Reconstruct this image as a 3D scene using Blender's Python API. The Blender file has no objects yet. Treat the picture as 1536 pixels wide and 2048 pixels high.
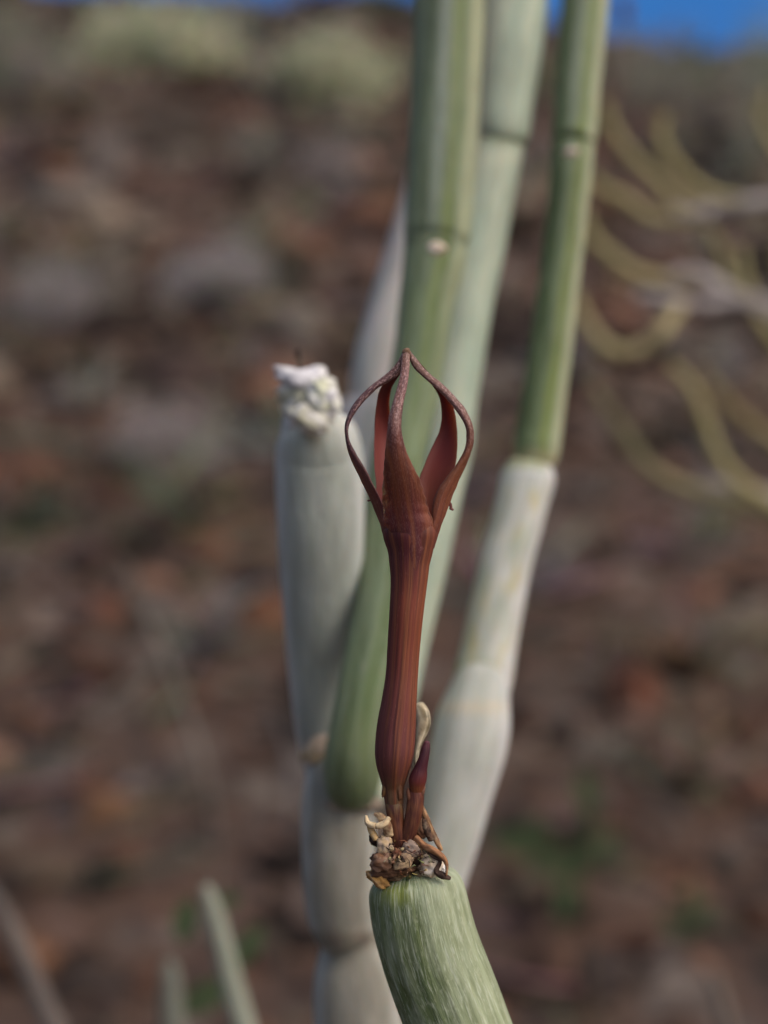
import bpy, math, random
import numpy as np
from mathutils import Vector, noise, Matrix
R = math.radians
random.seed(11)
rng = np.random.default_rng(11)
S = bpy.context.scene
COL = S.collection

# ------------------------------------------------------------------ camera
PITCH = R(18.0); T = math.tan(R(15.0)); CAMZ = 0.70; D0 = 0.160
cam_d = bpy.data.cameras.new('camera'); cam = bpy.data.objects.new('camera', cam_d); COL.objects.link(cam)
cam.location = (0, 0, CAMZ); cam.rotation_euler = (R(90) - PITCH, 0, 0)
cam_d.sensor_fit = 'VERTICAL'; cam_d.sensor_height = 36; cam_d.sensor_width = 27
cam_d.lens = 18 / T
cam_d.clip_start = 0.005; cam_d.clip_end = 20000
cam_d.dof.use_dof = True; cam_d.dof.focus_distance = 0.1585
cam_d.dof.aperture_fstop = cam_d.lens / 3.35
S.camera = cam

# ------------------------------------------------------------------ world and sun (thin overcast)
SUN_EL, SUN_AZ = R(52), R(112)       # azimuth measured clockwise from +Y (view direction)
w = bpy.data.worlds.new('World'); S.world = w; w.use_nodes = True
nt = w.node_tree; bgn = nt.nodes['Background']
sky = nt.nodes.new('ShaderNodeTexSky'); sky.sky_type = 'NISHITA'; sky.sun_disc = False
sky.sun_elevation = SUN_EL; sky.sun_rotation = SUN_AZ
sky.dust_density = 7.0; sky.air_density = 1.0
nt.links.new(sky.outputs[0], bgn.inputs[0]); bgn.inputs[1].default_value = 0.15
sl = bpy.data.lights.new('sun', 'SUN'); so = bpy.data.objects.new('sun', sl); COL.objects.link(so)
sl.energy = 0.85; sl.angle = R(50); sl.color = (1.0, 0.95, 0.89)
sd = Vector((math.sin(SUN_AZ) * math.cos(SUN_EL), math.cos(SUN_AZ) * math.cos(SUN_EL), math.sin(SUN_EL)))
so.rotation_euler = sd.to_track_quat('Z', 'Y').to_euler(); so.location = sd * 5
S.view_settings.view_transform = 'Standard'; S.view_settings.look = 'None'
S.view_settings.exposure = -0.14; S.view_settings.gamma = 1; S.view_settings.use_curve_mapping = False
S.cycles.use_denoising = True
S.cycles.max_bounces = 8

# ------------------------------------------------------------------ helpers
FW = Vector((0, math.cos(PITCH), -math.sin(PITCH))); UP = Vector((0, math.sin(PITCH), math.cos(PITCH))); RT = Vector((1, 0, 0))
CAM = Vector((0, 0, CAMZ))
def P(px, py, d=D0):
    px = float(px); py = float(py); d = float(d)
    return CAM + d * (FW + RT * ((px - 768) / 1024 * T) + UP * ((1024 - py) / 1024 * T))
def pm(d=D0): return d * T / 1024
def srgb(r, g, b):
    f = lambda c: (c / 255 / 12.92) if c / 255 <= .04045 else ((c / 255 + .055) / 1.055) ** 2.4
    return (f(r), f(g), f(b))
def mixc(a, b, t):
    t = max(0.0, min(1.0, t)); return tuple(a[i] * (1 - t) + b[i] * t for i in range(3))
def keys(tab, x):
    """piecewise linear lookup in [(x, value or tuple)]"""
    if x <= tab[0][0]: return tab[0][1]
    for (a, va), (b, vb) in zip(tab, tab[1:]):
        if x <= b:
            t = (x - a) / (b - a)
            return mixc(va, vb, t) if isinstance(va, tuple) else va * (1 - t) + vb * t
    return tab[-1][1]
def ksm(tab, x):
    return sum(keys(tab, x + d * 6) for d in range(-4, 5)) / 9
def smooth(t): t = max(0, min(1, t)); return t * t * (3 - 2 * t)
def nz(v, s=1.0): return noise.noise(Vector(v) * s)

def link(o, parent=None):
    COL.objects.link(o)
    if parent: o.parent = parent
    return o
def mesh_obj(name, verts, faces, mat, parent=None, cols=None, fvec=None, smooth_=True, origin=None):
    me = bpy.data.meshes.new(name)
    if origin is None and parent is None and len(verts):
        a = np.asarray(verts, float); origin = Vector((a[:, 0].mean(), a[:, 1].mean(), a[:, 2].min()))
    base = Vector((0, 0, 0))
    if parent is None: base = Vector(origin)
    else:
        p = parent; 
        while p: base = base + p.location; p = p.parent
    a = np.asarray([tuple(v) for v in verts], float) - np.array(base)
    me.from_pydata(a.tolist(), [], faces)
    if cols is not None:
        at = me.color_attributes.new('Col', 'FLOAT_COLOR', 'POINT')
        cc_ = np.asarray(cols); c = np.zeros((len(a), 4)); c[:, :cc_.shape[1]] = cc_; at.data.foreach_set('color', c.ravel())
    if fvec is not None:
        at = me.attributes.new('fvec', 'FLOAT_VECTOR', 'POINT'); at.data.foreach_set('vector', np.asarray(fvec, float).ravel())
    me.materials.append(mat)
    me.polygons.foreach_set('use_smooth', [smooth_] * len(me.polygons)); me.update()
    o = bpy.data.objects.new(name, me)
    if parent is None: o.location = base
    return link(o, parent)
def thing(name, label, cat, loc, group=None):
    o = bpy.data.objects.new(name, None); o.location = loc; o.empty_display_size = .02
    link(o); o['label'] = label; o['category'] = cat
    if group: o['group'] = group
    return o
def tag(o, label=None, cat=None, group=None, kind=None):
    if label: o['label'] = label
    if cat: o['category'] = cat
    if group: o['group'] = group
    if kind: o['kind'] = kind
    return o

# ------------------------------------------------------------------ material
def mat_pigment(name, rough=.6, streak=None, mott=None, bump=None, sss=0, spec=.35, coords='fvec', noise_amt=.0, sheen=0, speck=None, transl=0):
    """base colour comes from the painted pigment 'Col'; streak=(vec scale, colour, lo, hi, amount), mott the same"""
    m = bpy.data.materials.new(name); m.use_nodes = True
    t = m.node_tree; N = t.nodes; L = t.links; b = N['Principled BSDF']
    b.inputs['Roughness'].default_value = rough
    b.inputs['Specular IOR Level'].default_value = spec
    if sheen: b.inputs['Sheen Weight'].default_value = sheen
    ca = N.new('ShaderNodeVertexColor'); ca.layer_name = 'Col'
    cur = ca.outputs[0]
    def vec(scale):
        mp = N.new('ShaderNodeMapping'); mp.inputs['Scale'].default_value = scale
        if coords == 'fvec':
            a = N.new('ShaderNodeAttribute'); a.attribute_name = 'fvec'; L.new(a.outputs['Vector'], mp.inputs[0])
        else:
            a = N.new('ShaderNodeTexCoord'); L.new(a.outputs['Object'], mp.inputs[0])
        return mp.outputs[0]
    def nmask(scale, lo, hi, detail=3, rough_=.6, nscale=1.0, dist=0):
        n = N.new('ShaderNodeTexNoise'); n.inputs['Scale'].default_value = nscale; n.inputs['Detail'].default_value = detail
        n.inputs['Roughness'].default_value = rough_; n.inputs['Distortion'].default_value = dist
        L.new(vec(scale), n.inputs['Vector'])
        r = N.new('ShaderNodeMapRange'); r.inputs['From Min'].default_value = lo; r.inputs['From Max'].default_value = hi
        L.new(n.outputs['Fac'], r.inputs['Value']); return r.outputs[0], n.outputs['Fac']
    heights = []
    for spc in (streak or []) + (mott or []):
        scale, colr, lo, hi, amt = spc[:5]
        mask, raw = nmask(scale, lo, hi, dist=spc[5] if len(spc) > 5 else 0)
        mu = N.new('ShaderNodeMath'); mu.operation = 'MULTIPLY'; mu.inputs[1].default_value = amt; L.new(mask, mu.inputs[0])
        mx = N.new('ShaderNodeMix'); mx.data_type = 'RGBA'
        L.new(mu.outputs[0], mx.inputs[0]); L.new(cur, mx.inputs[6])
        if isinstance(colr, (int, float)):
            mx.blend_type = 'MULTIPLY'; mx.inputs[7].default_value = (colr, colr, colr, 1)
        else: mx.inputs[7].default_value = (*colr, 1)
        cur = mx.outputs[2]; heights.append(mask)
    if speck:
        mask, raw = nmask(speck[0], .5, .62)
        mu = N.new('ShaderNodeMath'); mu.operation = 'MULTIPLY'; L.new(mask, mu.inputs[0]); L.new(ca.outputs['Alpha'], mu.inputs[1])
        mu2 = N.new('ShaderNodeMath'); mu2.operation = 'MULTIPLY'; mu2.inputs[1].default_value = speck[2]; L.new(mu.outputs[0], mu2.inputs[0])
        mx = N.new('ShaderNodeMix'); mx.data_type = 'RGBA'; L.new(mu2.outputs[0], mx.inputs[0]); L.new(cur, mx.inputs[6]); mx.inputs[7].default_value = (*speck[1], 1)
        cur = mx.outputs[2]
    L.new(cur, b.inputs['Base Color'])
    if sss:
        b.inputs['Subsurface Weight'].default_value = sss; b.inputs['Subsurface Radius'].default_value = (1, .5, .3)
        b.inputs['Subsurface Scale'].default_value = .0012
    if bump:
        prev = None
        for scale, strength, dist in bump:
            mask, raw = nmask(scale, 0, 1, detail=4)
            bn = N.new('ShaderNodeBump'); bn.inputs['Strength'].default_value = strength; bn.inputs['Distance'].default_value = dist
            L.new(raw, bn.inputs['Height'])
            if prev: L.new(prev, bn.inputs['Normal'])
            prev = bn.outputs[0]
        L.new(prev, b.inputs['Normal'])
    if transl:
        tr = N.new('ShaderNodeBsdfTranslucent'); L.new(cur, tr.inputs[0])
        ms = N.new('ShaderNodeMixShader'); ms.inputs[0].default_value = transl
        L.new(b.outputs[0], ms.inputs[1]); L.new(tr.outputs[0], ms.inputs[2]); L.new(ms.outputs[0], N['Material Output'].inputs[0])
    return m

WAX = srgb(186, 194, 186)
M_front = mat_pigment('waxy_green_stem_skin', rough=.62, sss=.15, spec=.3,
    streak=[((11, 11, 1.3), srgb(70, 84, 46), .5, .66, .28, .15), ((21, 21, 4.2), srgb(208, 216, 196), .54, .68, .5, .1),
            ((34, 34, 7), srgb(214, 222, 206), .6, .7, .45)],
    mott=[((2.6, 2.6, 2.6), srgb(172, 182, 156), .42, .72, .5), ((9, 9, 12), srgb(186, 192, 168), .56, .7, .35)],
    bump=[((14, 14, 2.0), .35, .0004), ((45, 45, 16), .35, .0002)])
M_stem = mat_pigment('waxy_stem_skin', rough=.7, sss=.35, spec=.22,
    streak=[((5, 5, .35), srgb(150, 160, 140), .5, .75, .5), ((9, 9, .8), srgb(88, 106, 66), .55, .75, .3)],
    mott=[((2.5, 2.5, 1.5), .72, .45, .7, .7), ((5, 5, 2.2), srgb(186, 190, 180), .5, .75, .16), ((8, 8, 9), srgb(96, 92, 72), .64, .72, .5)], bump=[((10, 10, 1.5), .4, .0006), ((7, 7, 9), .4, .0004)])
M_petal = mat_pigment('maroon_petal_skin', rough=.56, sss=.12, spec=.4,
    speck=((26, 26, 45), srgb(200, 164, 160), .6),
    streak=[((3.6, 3.6, .5), srgb(152, 92, 52), .48, .66, .42, .25), ((4.6, 4.6, .45), srgb(48, 16, 22), .48, .66, .55, .25), ((11, 11, 1.2), srgb(58, 24, 26), .54, .7, .12)],
    mott=[((30, 30, 14), srgb(180, 130, 118), .66, .74, .5), ((3, 3, 2), .65, .45, .65, .5)],
    bump=[((4, 4, .6), .3, .0003), ((30, 30, 22), .3, .0001)])
M_bud = mat_pigment('bud_skin', rough=.5, spec=.4, streak=[((4, 4, 3), srgb(70, 34, 30), .5, .7, .4)], mott=[((4, 4, 9), srgb(176, 120, 70), .6, .75, .3)], bump=[((6, 6, 8), .4, .0003)])
M_tip = mat_pigment('speckled_petal_skin', rough=.5, sss=.1, spec=.4,
    streak=[((5, 5, 2), srgb(70, 34, 38), .5, .68, .6)],
    mott=[((26, 26, 20), srgb(205, 160, 148), .58, .68, .6)], bump=[((24, 24, 18), .7, .00022)])
M_inner = mat_pigment('smooth_petal_skin', rough=.5, sss=.2, spec=.3, transl=.12,
    mott=[((2, 2, .8), .8, .45, .7, .5)], bump=[((20, 20, 8), .2, .0001)])
M_dry = mat_pigment('dry_bract_tissue', coords='object', rough=.75, spec=.25,
    mott=[((420, 420, 420), .35, .5, .66, .8), ((900, 900, 900), srgb(210, 190, 160), .55, .7, .4)],
    bump=[((600, 600, 600), .5, .0004), ((1800, 1800, 1800), .4, .0002)])
M_chalk = mat_pigment('chalky_scar_tissue', coords='object', rough=.85, spec=.15,
    mott=[((300, 300, 300), srgb(150, 145, 110), .5, .7, .5)], bump=[((500, 500, 500), .6, .0006)])
M_rock = mat_pigment('weathered_stone', coords='object', rough=.95, spec=.1,
    mott=[((45, 45, 45), .6, .45, .65, .8), ((120, 120, 120), srgb(120, 112, 104), .6, .72, .4)], bump=[((90, 90, 90), .8, .01)])
M_leaf = mat_pigment('foliage', coords='object', rough=.7, spec=.2, mott=[((12, 12, 12), .7, .45, .65, .6)], transl=.2)
M_twig = mat_pigment('dry_twig_bark', coords='object', rough=.9, spec=.1, mott=[((150, 150, 150), .6, .45, .65, .6)])
M_ystem = mat_pigment('yellow_green_stem_skin', rough=.7, spec=.2, streak=[((5, 5, .4), srgb(105, 100, 55), .5, .7, .4)], mott=[((3, 3, .5), .7, .5, .7, .4)])

def mat_soil():
    m = bpy.data.materials.new('reddish_soil'); m.use_nodes = True
    t = m.node_tree; N = t.nodes; L = t.links; b = N['Principled BSDF']; b.inputs['Roughness'].default_value = 1
    b.inputs['Specular IOR Level'].default_value = .1
    tc = N.new('ShaderNodeTexCoord')
    def n(scale, detail=8, rough=.65):
        x = N.new('ShaderNodeTexNoise'); x.inputs['Scale'].default_value = scale; x.inputs['Detail'].default_value = detail
        x.inputs['Roughness'].default_value = rough; L.new(tc.outputs['Object'], x.inputs['Vector']); return x.outputs['Fac']
    r1 = N.new('ShaderNodeValToRGB'); e = r1.color_ramp.elements
    e[0].position = .34; e[0].color = (*srgb(40, 35, 34), 1); e[1].position = .66; e[1].color = (*srgb(156, 142, 132), 1)
    for p, c in ((.43, srgb(74, 63, 59)), (.5, srgb(108, 80, 64)), (.58, srgb(98, 88, 82))):
        k = e.new(p); k.color = (*c, 1)
    L.new(n(13, 6, .6), r1.inputs[0])
    r2 = N.new('ShaderNodeValToRGB'); e = r2.color_ramp.elements
    e[0].position = .35; e[0].color = (*srgb(90, 86, 84), 1); e[1].position = .65; e[1].color = (*srgb(112, 86, 72), 1)
    L.new(n(2.2, 5), r2.inputs[0])
    mx = N.new('ShaderNodeMix'); mx.data_type = 'RGBA'; mx.inputs[0].default_value = .4
    L.new(r1.outputs[0], mx.inputs[6]); L.new(r2.outputs[0], mx.inputs[7])
    L.new(mx.outputs[2], b.inputs['Base Color'])
    bn = N.new('ShaderNodeBump'); bn.inputs['Strength'].default_value = .9; bn.inputs['Distance'].default_value = .015
    L.new(n(40, 10, .7), bn.inputs['Height']); L.new(bn.outputs[0], b.inputs['Normal'])
    return m
def mat_sea():
    m = bpy.data.materials.new('sea_water'); m.use_nodes = True
    t = m.node_tree; N = t.nodes; L = t.links; b = N['Principled BSDF']
    b.inputs['Base Color'].default_value = (.004, .15, .50, 1); b.inputs['Roughness'].default_value = .45
    b.inputs['Specular IOR Level'].default_value = .25; b.inputs['IOR'].default_value = 1.33
    tc = N.new('ShaderNodeTexCoord'); x = N.new('ShaderNodeTexNoise'); x.inputs['Scale'].default_value = .05; x.inputs['Detail'].default_value = 8
    L.new(tc.outputs['Object'], x.inputs['Vector'])
    bn = N.new('ShaderNodeBump'); bn.inputs['Strength'].default_value = .5; bn.inputs['Distance'].default_value = 3
    L.new(x.outputs['Fac'], bn.inputs['Height']); L.new(bn.outputs[0], b.inputs['Normal'])
    return m
M_soil = mat_soil(); M_sea = mat_sea()

# ------------------------------------------------------------------ terrain and sea
RIDGE_Y = 9.8
def ridge_h(x):
    return keys([(-30, .9), (-6, .6), (-2.2, .26), (-1.4, .2), (-.95, .19), (-.7, .165), (-.45, .15), (-.2, .2), (.1, .18), (.5, .08), (.9, .01), (1.2, -.02), (1.45, -.06), (1.75, -.06), (2.0, -.02), (2.5, .03), (6, .3), (30, 1.0)], x)
def ground_z(x, y):
    z = ridge_h(x) * smooth((y - 1.0) / (RIDGE_Y - 1.0))
    z += .05 * nz((x * .9, y * .7, 3)) * smooth((y - .8) / 2) * (1 - .6 * smooth((y - 7) / 2.5)) + .018 * nz((x * 4, y * 4, 9)) + .008 * nz((x * 14, y * 14, 1))
    if y > RIDGE_Y: z -= (y - RIDGE_Y) ** 1.25 * 1.0
    return max(z, -46)
xs = np.concatenate([np.linspace(-60, -4, 24), np.linspace(-3.8, 3.8, 150), np.linspace(4, 60, 24)])
ys = np.concatenate([np.linspace(-25, -.6, 18), np.linspace(-.5, 4, 150), np.linspace(4.06, 10.4, 110), np.geomspace(10.6, 60, 20)])
vv = [(x, y, ground_z(x, y)) for y in ys for x in xs]; nx = len(xs)
ff = [(j * nx + i, j * nx + i + 1, (j + 1) * nx + i + 1, (j + 1) * nx + i) for j in range(len(ys) - 1) for i in range(nx - 1)]
ground = mesh_obj('ground', vv, ff, M_soil, origin=(0, 0, 0)); ground['kind'] = 'structure'
sea = mesh_obj('sea', [(-9000, 20, -40), (9000, 20, -40), (9000, 12000, -40), (-9000, 12000, -40)], [(0, 1, 2, 3)], M_sea, origin=(0, 0, 0)); sea['kind'] = 'structure'
def ground_at(px, py):
    """where the view ray of a picture point meets the slope"""
    d = (P(px, py, 1.0) - CAM); t = .5
    while t < 14:
        q = CAM + d * t
        if q.z < ground_z(q.x, q.y): break
        t += .01
    return q, t

# ------------------------------------------------------------------ stones and litter
bpy_ico = {}
def ico(sub):
    if sub not in bpy_ico:
        import bmesh
        bm = bmesh.new(); bmesh.ops.create_icosphere(bm, subdivisions=sub, radius=1)
        bpy_ico[sub] = ([v.co.copy() for v in bm.verts], [tuple(v.index for v in f.verts) for f in bm.faces]); bm.free()
    return bpy_ico[sub]
ROCKC = [srgb(60, 52, 50), srgb(74, 64, 60), srgb(118, 108, 100), srgb(112, 90, 80), srgb(126, 92, 76), srgb(104, 98, 93), srgb(78, 66, 61), srgb(134, 104, 88), srgb(122, 112, 104), srgb(90, 62, 52), srgb(138, 124, 110), srgb(70, 58, 54)]
def scatter_stones(n, x0, x1, y0, y1, smin, smax, p):
    bv, bf = ico(1); bvn = np.array(bv); V = []; F = []; C = []; off = 0
    if smax > .05: bv, bf = ico(2); bvn = np.array(bv)
    for i in range(n):
        x = rng.uniform(x0, x1); y = rng.uniform(y0, y1)
        s = smin * (smax / smin) ** (rng.random() ** p)
        q = bvn * (1 + .28 * rng.standard_normal((len(bvn), 1)) * .6)
        q = q * np.array([s * rng.uniform(.7, 1.3), s * rng.uniform(.6, 1.1), s * rng.uniform(.35, .8)])
        a = rng.uniform(0, 6.28); c, s_ = math.cos(a), math.sin(a)
        q = q @ np.array([[c, s_, 0], [-s_, c, 0], [0, 0, 1]])
        q += np.array([x, y, ground_z(x, y) + s * .2]); V.append(q)
        F += [tuple(k + off for k in f) for f in bf]; off += len(bvn)
        cc = np.array(ROCKC[rng.integers(len(ROCKC))]) * rng.choice([.3, .55, .8, 1.1]); C.append(np.tile(cc, (len(bvn), 1)))
    return np.vstack(V), F, np.vstack(C)
parts_ = [scatter_stones(6500, -1.5, 1.5, .75, 3.0, .004, .024, 1.3), scatter_stones(4200, -2.6, 2.6, 2.6, 9.7, .014, .075, 1.7)]
V = np.vstack([p[0] for p in parts_]); C = np.vstack([p[2] for p in parts_]); k = len(parts_[0][0])
F = parts_[0][1] + [tuple(i + k for i in f) for f in parts_[1][1]]
g = mesh_obj('gravel', V, F, M_rock, cols=C, origin=(0, 2, 0), smooth_=False)
tag(g, 'loose brown and grey gravel strewn over the reddish slope', 'gravel', kind='stuff')

def tube_raw(pts, rad, seg=5):
    """cheap tube, returns verts faces"""
    V = []; F = []
    for i, p in enumerate(pts):
        a = pts[max(0, i - 1)]; b = pts[min(len(pts) - 1, i + 1)]; tdir = (b - a).normalized()
        u = tdir.cross(Vector((0, 0, 1)) if abs(tdir.z) < .9 else Vector((1, 0, 0))).normalized(); v = tdir.cross(u)
        for k in range(seg):
            an = 6.2832 * k / seg; V.append(p + (u * math.cos(an) + v * math.sin(an)) * rad[i])
    for i in range(len(pts) - 1):
        for k in range(seg):
            F.append((i * seg + k, i * seg + (k + 1) % seg, (i + 1) * seg + (k + 1) % seg, (i + 1) * seg + k))
    F.append(tuple(range(seg - 1, -1, -1))); F.append(tuple(range((len(pts) - 1) * seg, len(pts) * seg)))
    return V, F
class Acc:
    def __init__(s): s.V = []; s.F = []; s.C = []
    def add(s, V, F, c):
        k = len(s.V); s.V += V; s.F += [tuple(i + k for i in f) for f in F]; s.C += [c] * len(V)
# dead twig litter over the ground
tw = Acc()
for i in range(900):
    far = random.random() < .45
    x = random.uniform(-2.4, 2.4) if far else random.uniform(-.9, .9); y = random.uniform(2.2, 9) if far else random.uniform(.8, 2.4)
    sc = (.10, .30) if far else (.03, .16)
    L_ = random.uniform(*sc); a = random.uniform(0, 6.28); z = ground_z(x, y) + .008; r = (.0025 if far else .0013) * random.uniform(.6, 1.8)
    bend = random.uniform(-.4, .4); pts = []; rise = random.uniform(-.02, .35)
    for k in range(5):
        t = k / 4; an = a + bend * t
        pts.append(Vector((x + math.cos(an) * L_ * t, y + math.sin(an) * L_ * t, z + rise * L_ * t)))
    v_, f_ = tube_raw(pts, [r, r, r * .8, r * .6, r * .4], 4)
    tw.add(v_, f_, tuple(c * random.uniform(.5, 1.1) for c in random.choice([srgb(140, 130, 118), srgb(120, 112, 108), srgb(105, 88, 74)])))
g = mesh_obj('twig_litter', tw.V, tw.F, M_twig, cols=tw.C, origin=(0, 2, 0))
tag(g, 'dead grey twigs and stalks littering the ground', 'twigs', kind='stuff')

sc = Acc()
for i in range(210):
    y = 1.4 + 7.6 * random.random(); x = random.uniform(-.28, .28) * (y + .8); R0 = random.uniform(.05, .10) * (1 + y * .22)
    base = Vector((x, y, ground_z(x, y))); cc0 = random.choice([srgb(150, 144, 140), srgb(126, 120, 116), srgb(84, 76, 70), srgb(130, 114, 100), srgb(128, 130, 110), srgb(60, 54, 50)])
    for k in range(26):
        a = random.uniform(0, 6.28); e = random.uniform(.1, 1.4); L_ = R0 * random.uniform(.5, 1.1)
        tip = base + Vector((math.cos(a) * math.cos(e), math.sin(a) * math.cos(e), math.sin(e) * .8)) * L_
        mid = base.lerp(tip, .5) + Vector((random.uniform(-1, 1), random.uniform(-1, 1), random.uniform(0, 1))) * L_ * .15
        rr = R0 * .03
        v_, f_ = tube_raw([base, mid, tip], [rr, rr * .7, rr * .3], 3)
        sc.add(v_, f_, tuple(c * random.uniform(.6, 1.15) for c in cc0))
g = mesh_obj('dry_scrub', sc.V, sc.F, M_twig, cols=sc.C, origin=(0, 2, 0))
tag(g, 'tangled dead scrub covering the slope between the stones', 'scrub', kind='stuff')

def stone(px, py, wpx, hpx, colr, label, seed):
    q, d = ground_at(px, py + hpx * .35); m = pm(d * 1.0)
    bv, bf = ico(3); rnd = random.Random(seed); V = []; C = []
    sx, sz = wpx * m * .55, hpx * m * .6; sy = (sx + sz) * .5
    for v in bv:
        f = 1 + .35 * nz(v * 1.3 + Vector((seed, 0, 0))) + .15 * nz(v * 3.1 + Vector((0, seed, 0)))
        p = Vector((v.x * sx, v.y * sy, v.z * sz)) * f
        V.append(q + Vector((p.x, p.y, p.z + sz * .3)))
        C.append(mixc(mixc(colr, srgb(88, 72, 64), .58), srgb(74, 60, 54), .5 + 1.2 * nz(v * 2.2 + Vector((seed, seed, 0)))))
    o = mesh_obj('stone', V, bf, M_rock, cols=C, smooth_=True)
    return tag(o, label, 'stone', 'stones lying on the reddish slope')
STONES = [
 (45, 960, 210, 130, (150, 88, 58), 'large rust orange stone at the left edge, level with the flower cage'),
 (532, 1225, 100, 90, (186, 112, 70), 'bright orange stone just left of the pale stump stem'),
 (212, 1610, 125, 62, (186, 132, 84), 'ochre stone at lower left, level with the fork of the pale stems'),
 (1270, 1370, 100, 120, (150, 78, 46), 'rust red stone right of the swollen pale node of the right stem'),
 (566, 460, 66, 60, (178, 130, 100), 'small tan stone in the upper middle, left of the tall green stem'),
 (735, 425, 120, 60, (176, 122, 94), 'pinkish orange stone touching the left side of the tall green stem'),
 (195, 1225, 110, 62, (158, 92, 64), 'orange brown stone below the large rust stone on the left'),
 (312, 1235, 70, 66, (150, 140, 132), 'pale grey stone between two orange brown ones on the left'),
 (50, 1900, 150, 120, (158, 106, 70), 'ochre stone in the bottom left corner behind the leaning grey stalk'),
 (1105, 1925, 120, 90, (124, 88, 68), 'dull brown stone right of the green stem foot in the foreground'),
 (1505, 1580, 90, 70, (156, 96, 66), 'orange stone at the right edge, above the bottom right corner'),
 (1490, 1440, 90, 90, (140, 96, 74), 'brown stone at the right edge, right of the rust red stone'),
 (100, 492, 150, 50, (150, 98, 72), 'flat orange brown stone in the upper left beside the grey dry shrubs'),
 (85, 1735, 150, 60, (142, 124, 104), 'flat pale tan stone at the left, below the ochre stone'),
 (415, 1095, 90, 70, (156, 104, 60), 'yellow brown stone left of the pale stump stem, above the bright orange one'),
]
for i, (px, py, wx, hx, c, lab) in enumerate(STONES): stone(px, py, wx, hx, srgb(*c), lab, i * 3.7)

# ------------------------------------------------------------------ far shrubs
def shrub(px, py, wpx, hpx, cols, label, name='spurge_shrub', cat='shrub', n=1400, leafy=True, group=None, seed=1, depth=None, leaf=1.0):
    rnd = random.Random(seed)
    q, d = ground_at(px, py + hpx * .5)
    if depth: d = depth; q = P(px, py + hpx * .5, d); q.z = ground_z(q.x, q.y)
    m = pm(d); rx = wpx * m * .5; rz = hpx * m * .62; ry = rx * .8
    t = thing(name, label, cat, q, group)
    st = Acc(); lf = Acc()
    for i in range(46 if leafy else 120):
        a = rnd.uniform(0, 6.28); e = math.asin(rnd.uniform(.1, 1)); rr = rnd.uniform(.7, 1)
        tip = q + Vector((math.cos(a) * math.cos(e) * rx * rr, math.sin(a) * math.cos(e) * ry * rr, math.sin(e) * rz * 1.6 * rr))
        mid = q.lerp(tip, .5) + Vector((rnd.uniform(-1, 1), rnd.uniform(-1, 1), rnd.uniform(-.2, 1))) * rx * .12
        pts = [q + Vector((rnd.uniform(-.05, .05) * rx, rnd.uniform(-.05, .05) * rx, -.01)), q.lerp(mid, .5) + Vector((0, 0, .02 * rz)), mid, tip]
        r0 = rx * (.022 if leafy else .014)
        v_, f_ = tube_raw(pts, [r0, r0 * .8, r0 * .6, r0 * .3], 4)
        st.add(v_, f_, mixc(srgb(104, 92, 80), srgb(150, 142, 132), rnd.random()))
    mesh_obj('branches', st.V, st.F, M_twig, t, cols=st.C)['kind'] = 'stuff'
    for i in range(n):
        a = rnd.uniform(0, 6.28); e = math.asin(rnd.random()); rr = rnd.uniform(.35, 1) ** .6
        lump = 1 + .75 * nz((math.cos(a) * 1.6 + seed, math.sin(a) * 1.6, e * 1.5)) + .4 * nz((math.cos(a) * 4, math.sin(a) * 4 + seed, e * 4))
        p = q + Vector((math.cos(a) * math.cos(e) * rx, math.sin(a) * math.cos(e) * ry, math.sin(e) * rz * 1.6)) * rr * lump
        L_ = rx * .11 * rnd.uniform(.5, 1.3) * leaf; W = L_ * (.32 if leafy else .08)
        d1 = Vector((rnd.gauss(0, 1), rnd.gauss(0, 1), rnd.gauss(.6, .8))).normalized(); d2 = d1.cross(Vector((rnd.gauss(0, 1), rnd.gauss(0, 1), rnd.gauss(0, 1)))).normalized(); d3 = d1.cross(d2)
        W = W if leafy else W * 2.2
        V = [p, p + d1 * L_ * .5 + d2 * W + d3 * W * .3, p + d1 * L_, p + d1 * L_ * .5 - d2 * W + d3 * W * .3]
        lf.add(V, [(0, 1, 2), (0, 2, 3)], tuple(c * rnd.uniform(.75, 1.2) for c in rnd.choice(cols)))
    mesh_obj('foliage', lf.V, lf.F, M_leaf, t, cols=lf.C)['kind'] = 'stuff'
    return t
GP = [srgb(204, 206, 174), srgb(194, 202, 172), srgb(212, 208, 182)]
GG = [srgb(156, 160, 140), srgb(164, 162, 146), srgb(142, 144, 130)]
GY = [srgb(176, 168, 168), srgb(158, 152, 152), srgb(190, 182, 180)]
GD = [srgb(112, 106, 98), srgb(100, 92, 86)]
G1 = 'cushion shrubs along the top of the slope'; G2 = 'grey dry shrubs on the slope'
shrub(305, 82, 370, 110, GP, 'wide pale yellow green cushion shrub left of centre on the crest of the slope', group=G1, seed=2, n=2600)
shrub(655, 142, 300, 140, GP, 'pale yellow green cushion shrub just left of the tall green stem', group=G1, seed=3, n=2600)
shrub(15, 90, 210, 190, GG, 'dull olive shrub cut by the left edge of the picture at the top', group=G1, seed=4)
shrub(1270, 135, 180, 120, GG, 'dull grey green shrub on the crest right of the right stem, below the sea', group=G1, seed=5)
shrub(1515, 90, 130, 150, [srgb(160, 178, 160), srgb(170, 182, 158)], 'small blue green shrub in the top right corner against the blue sea', group=G1, seed=6)
shrub(1505, 310, 170, 200, [srgb(160, 168, 150), srgb(150, 158, 144)], 'grey green shrub at the right edge above the bare white twigs', group=G1, seed=7)
shrub(760, 2, 170, 40, [srgb(84, 98, 66), srgb(76, 88, 62)], 'dark green shrub on the crest behind the tall green stem', group=G1, seed=8)
shrub(1400, 175, 260, 90, GG, 'low grey green cushion on the crest between the corner shrub and the taller dull one', group=G1, seed=28)
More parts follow.
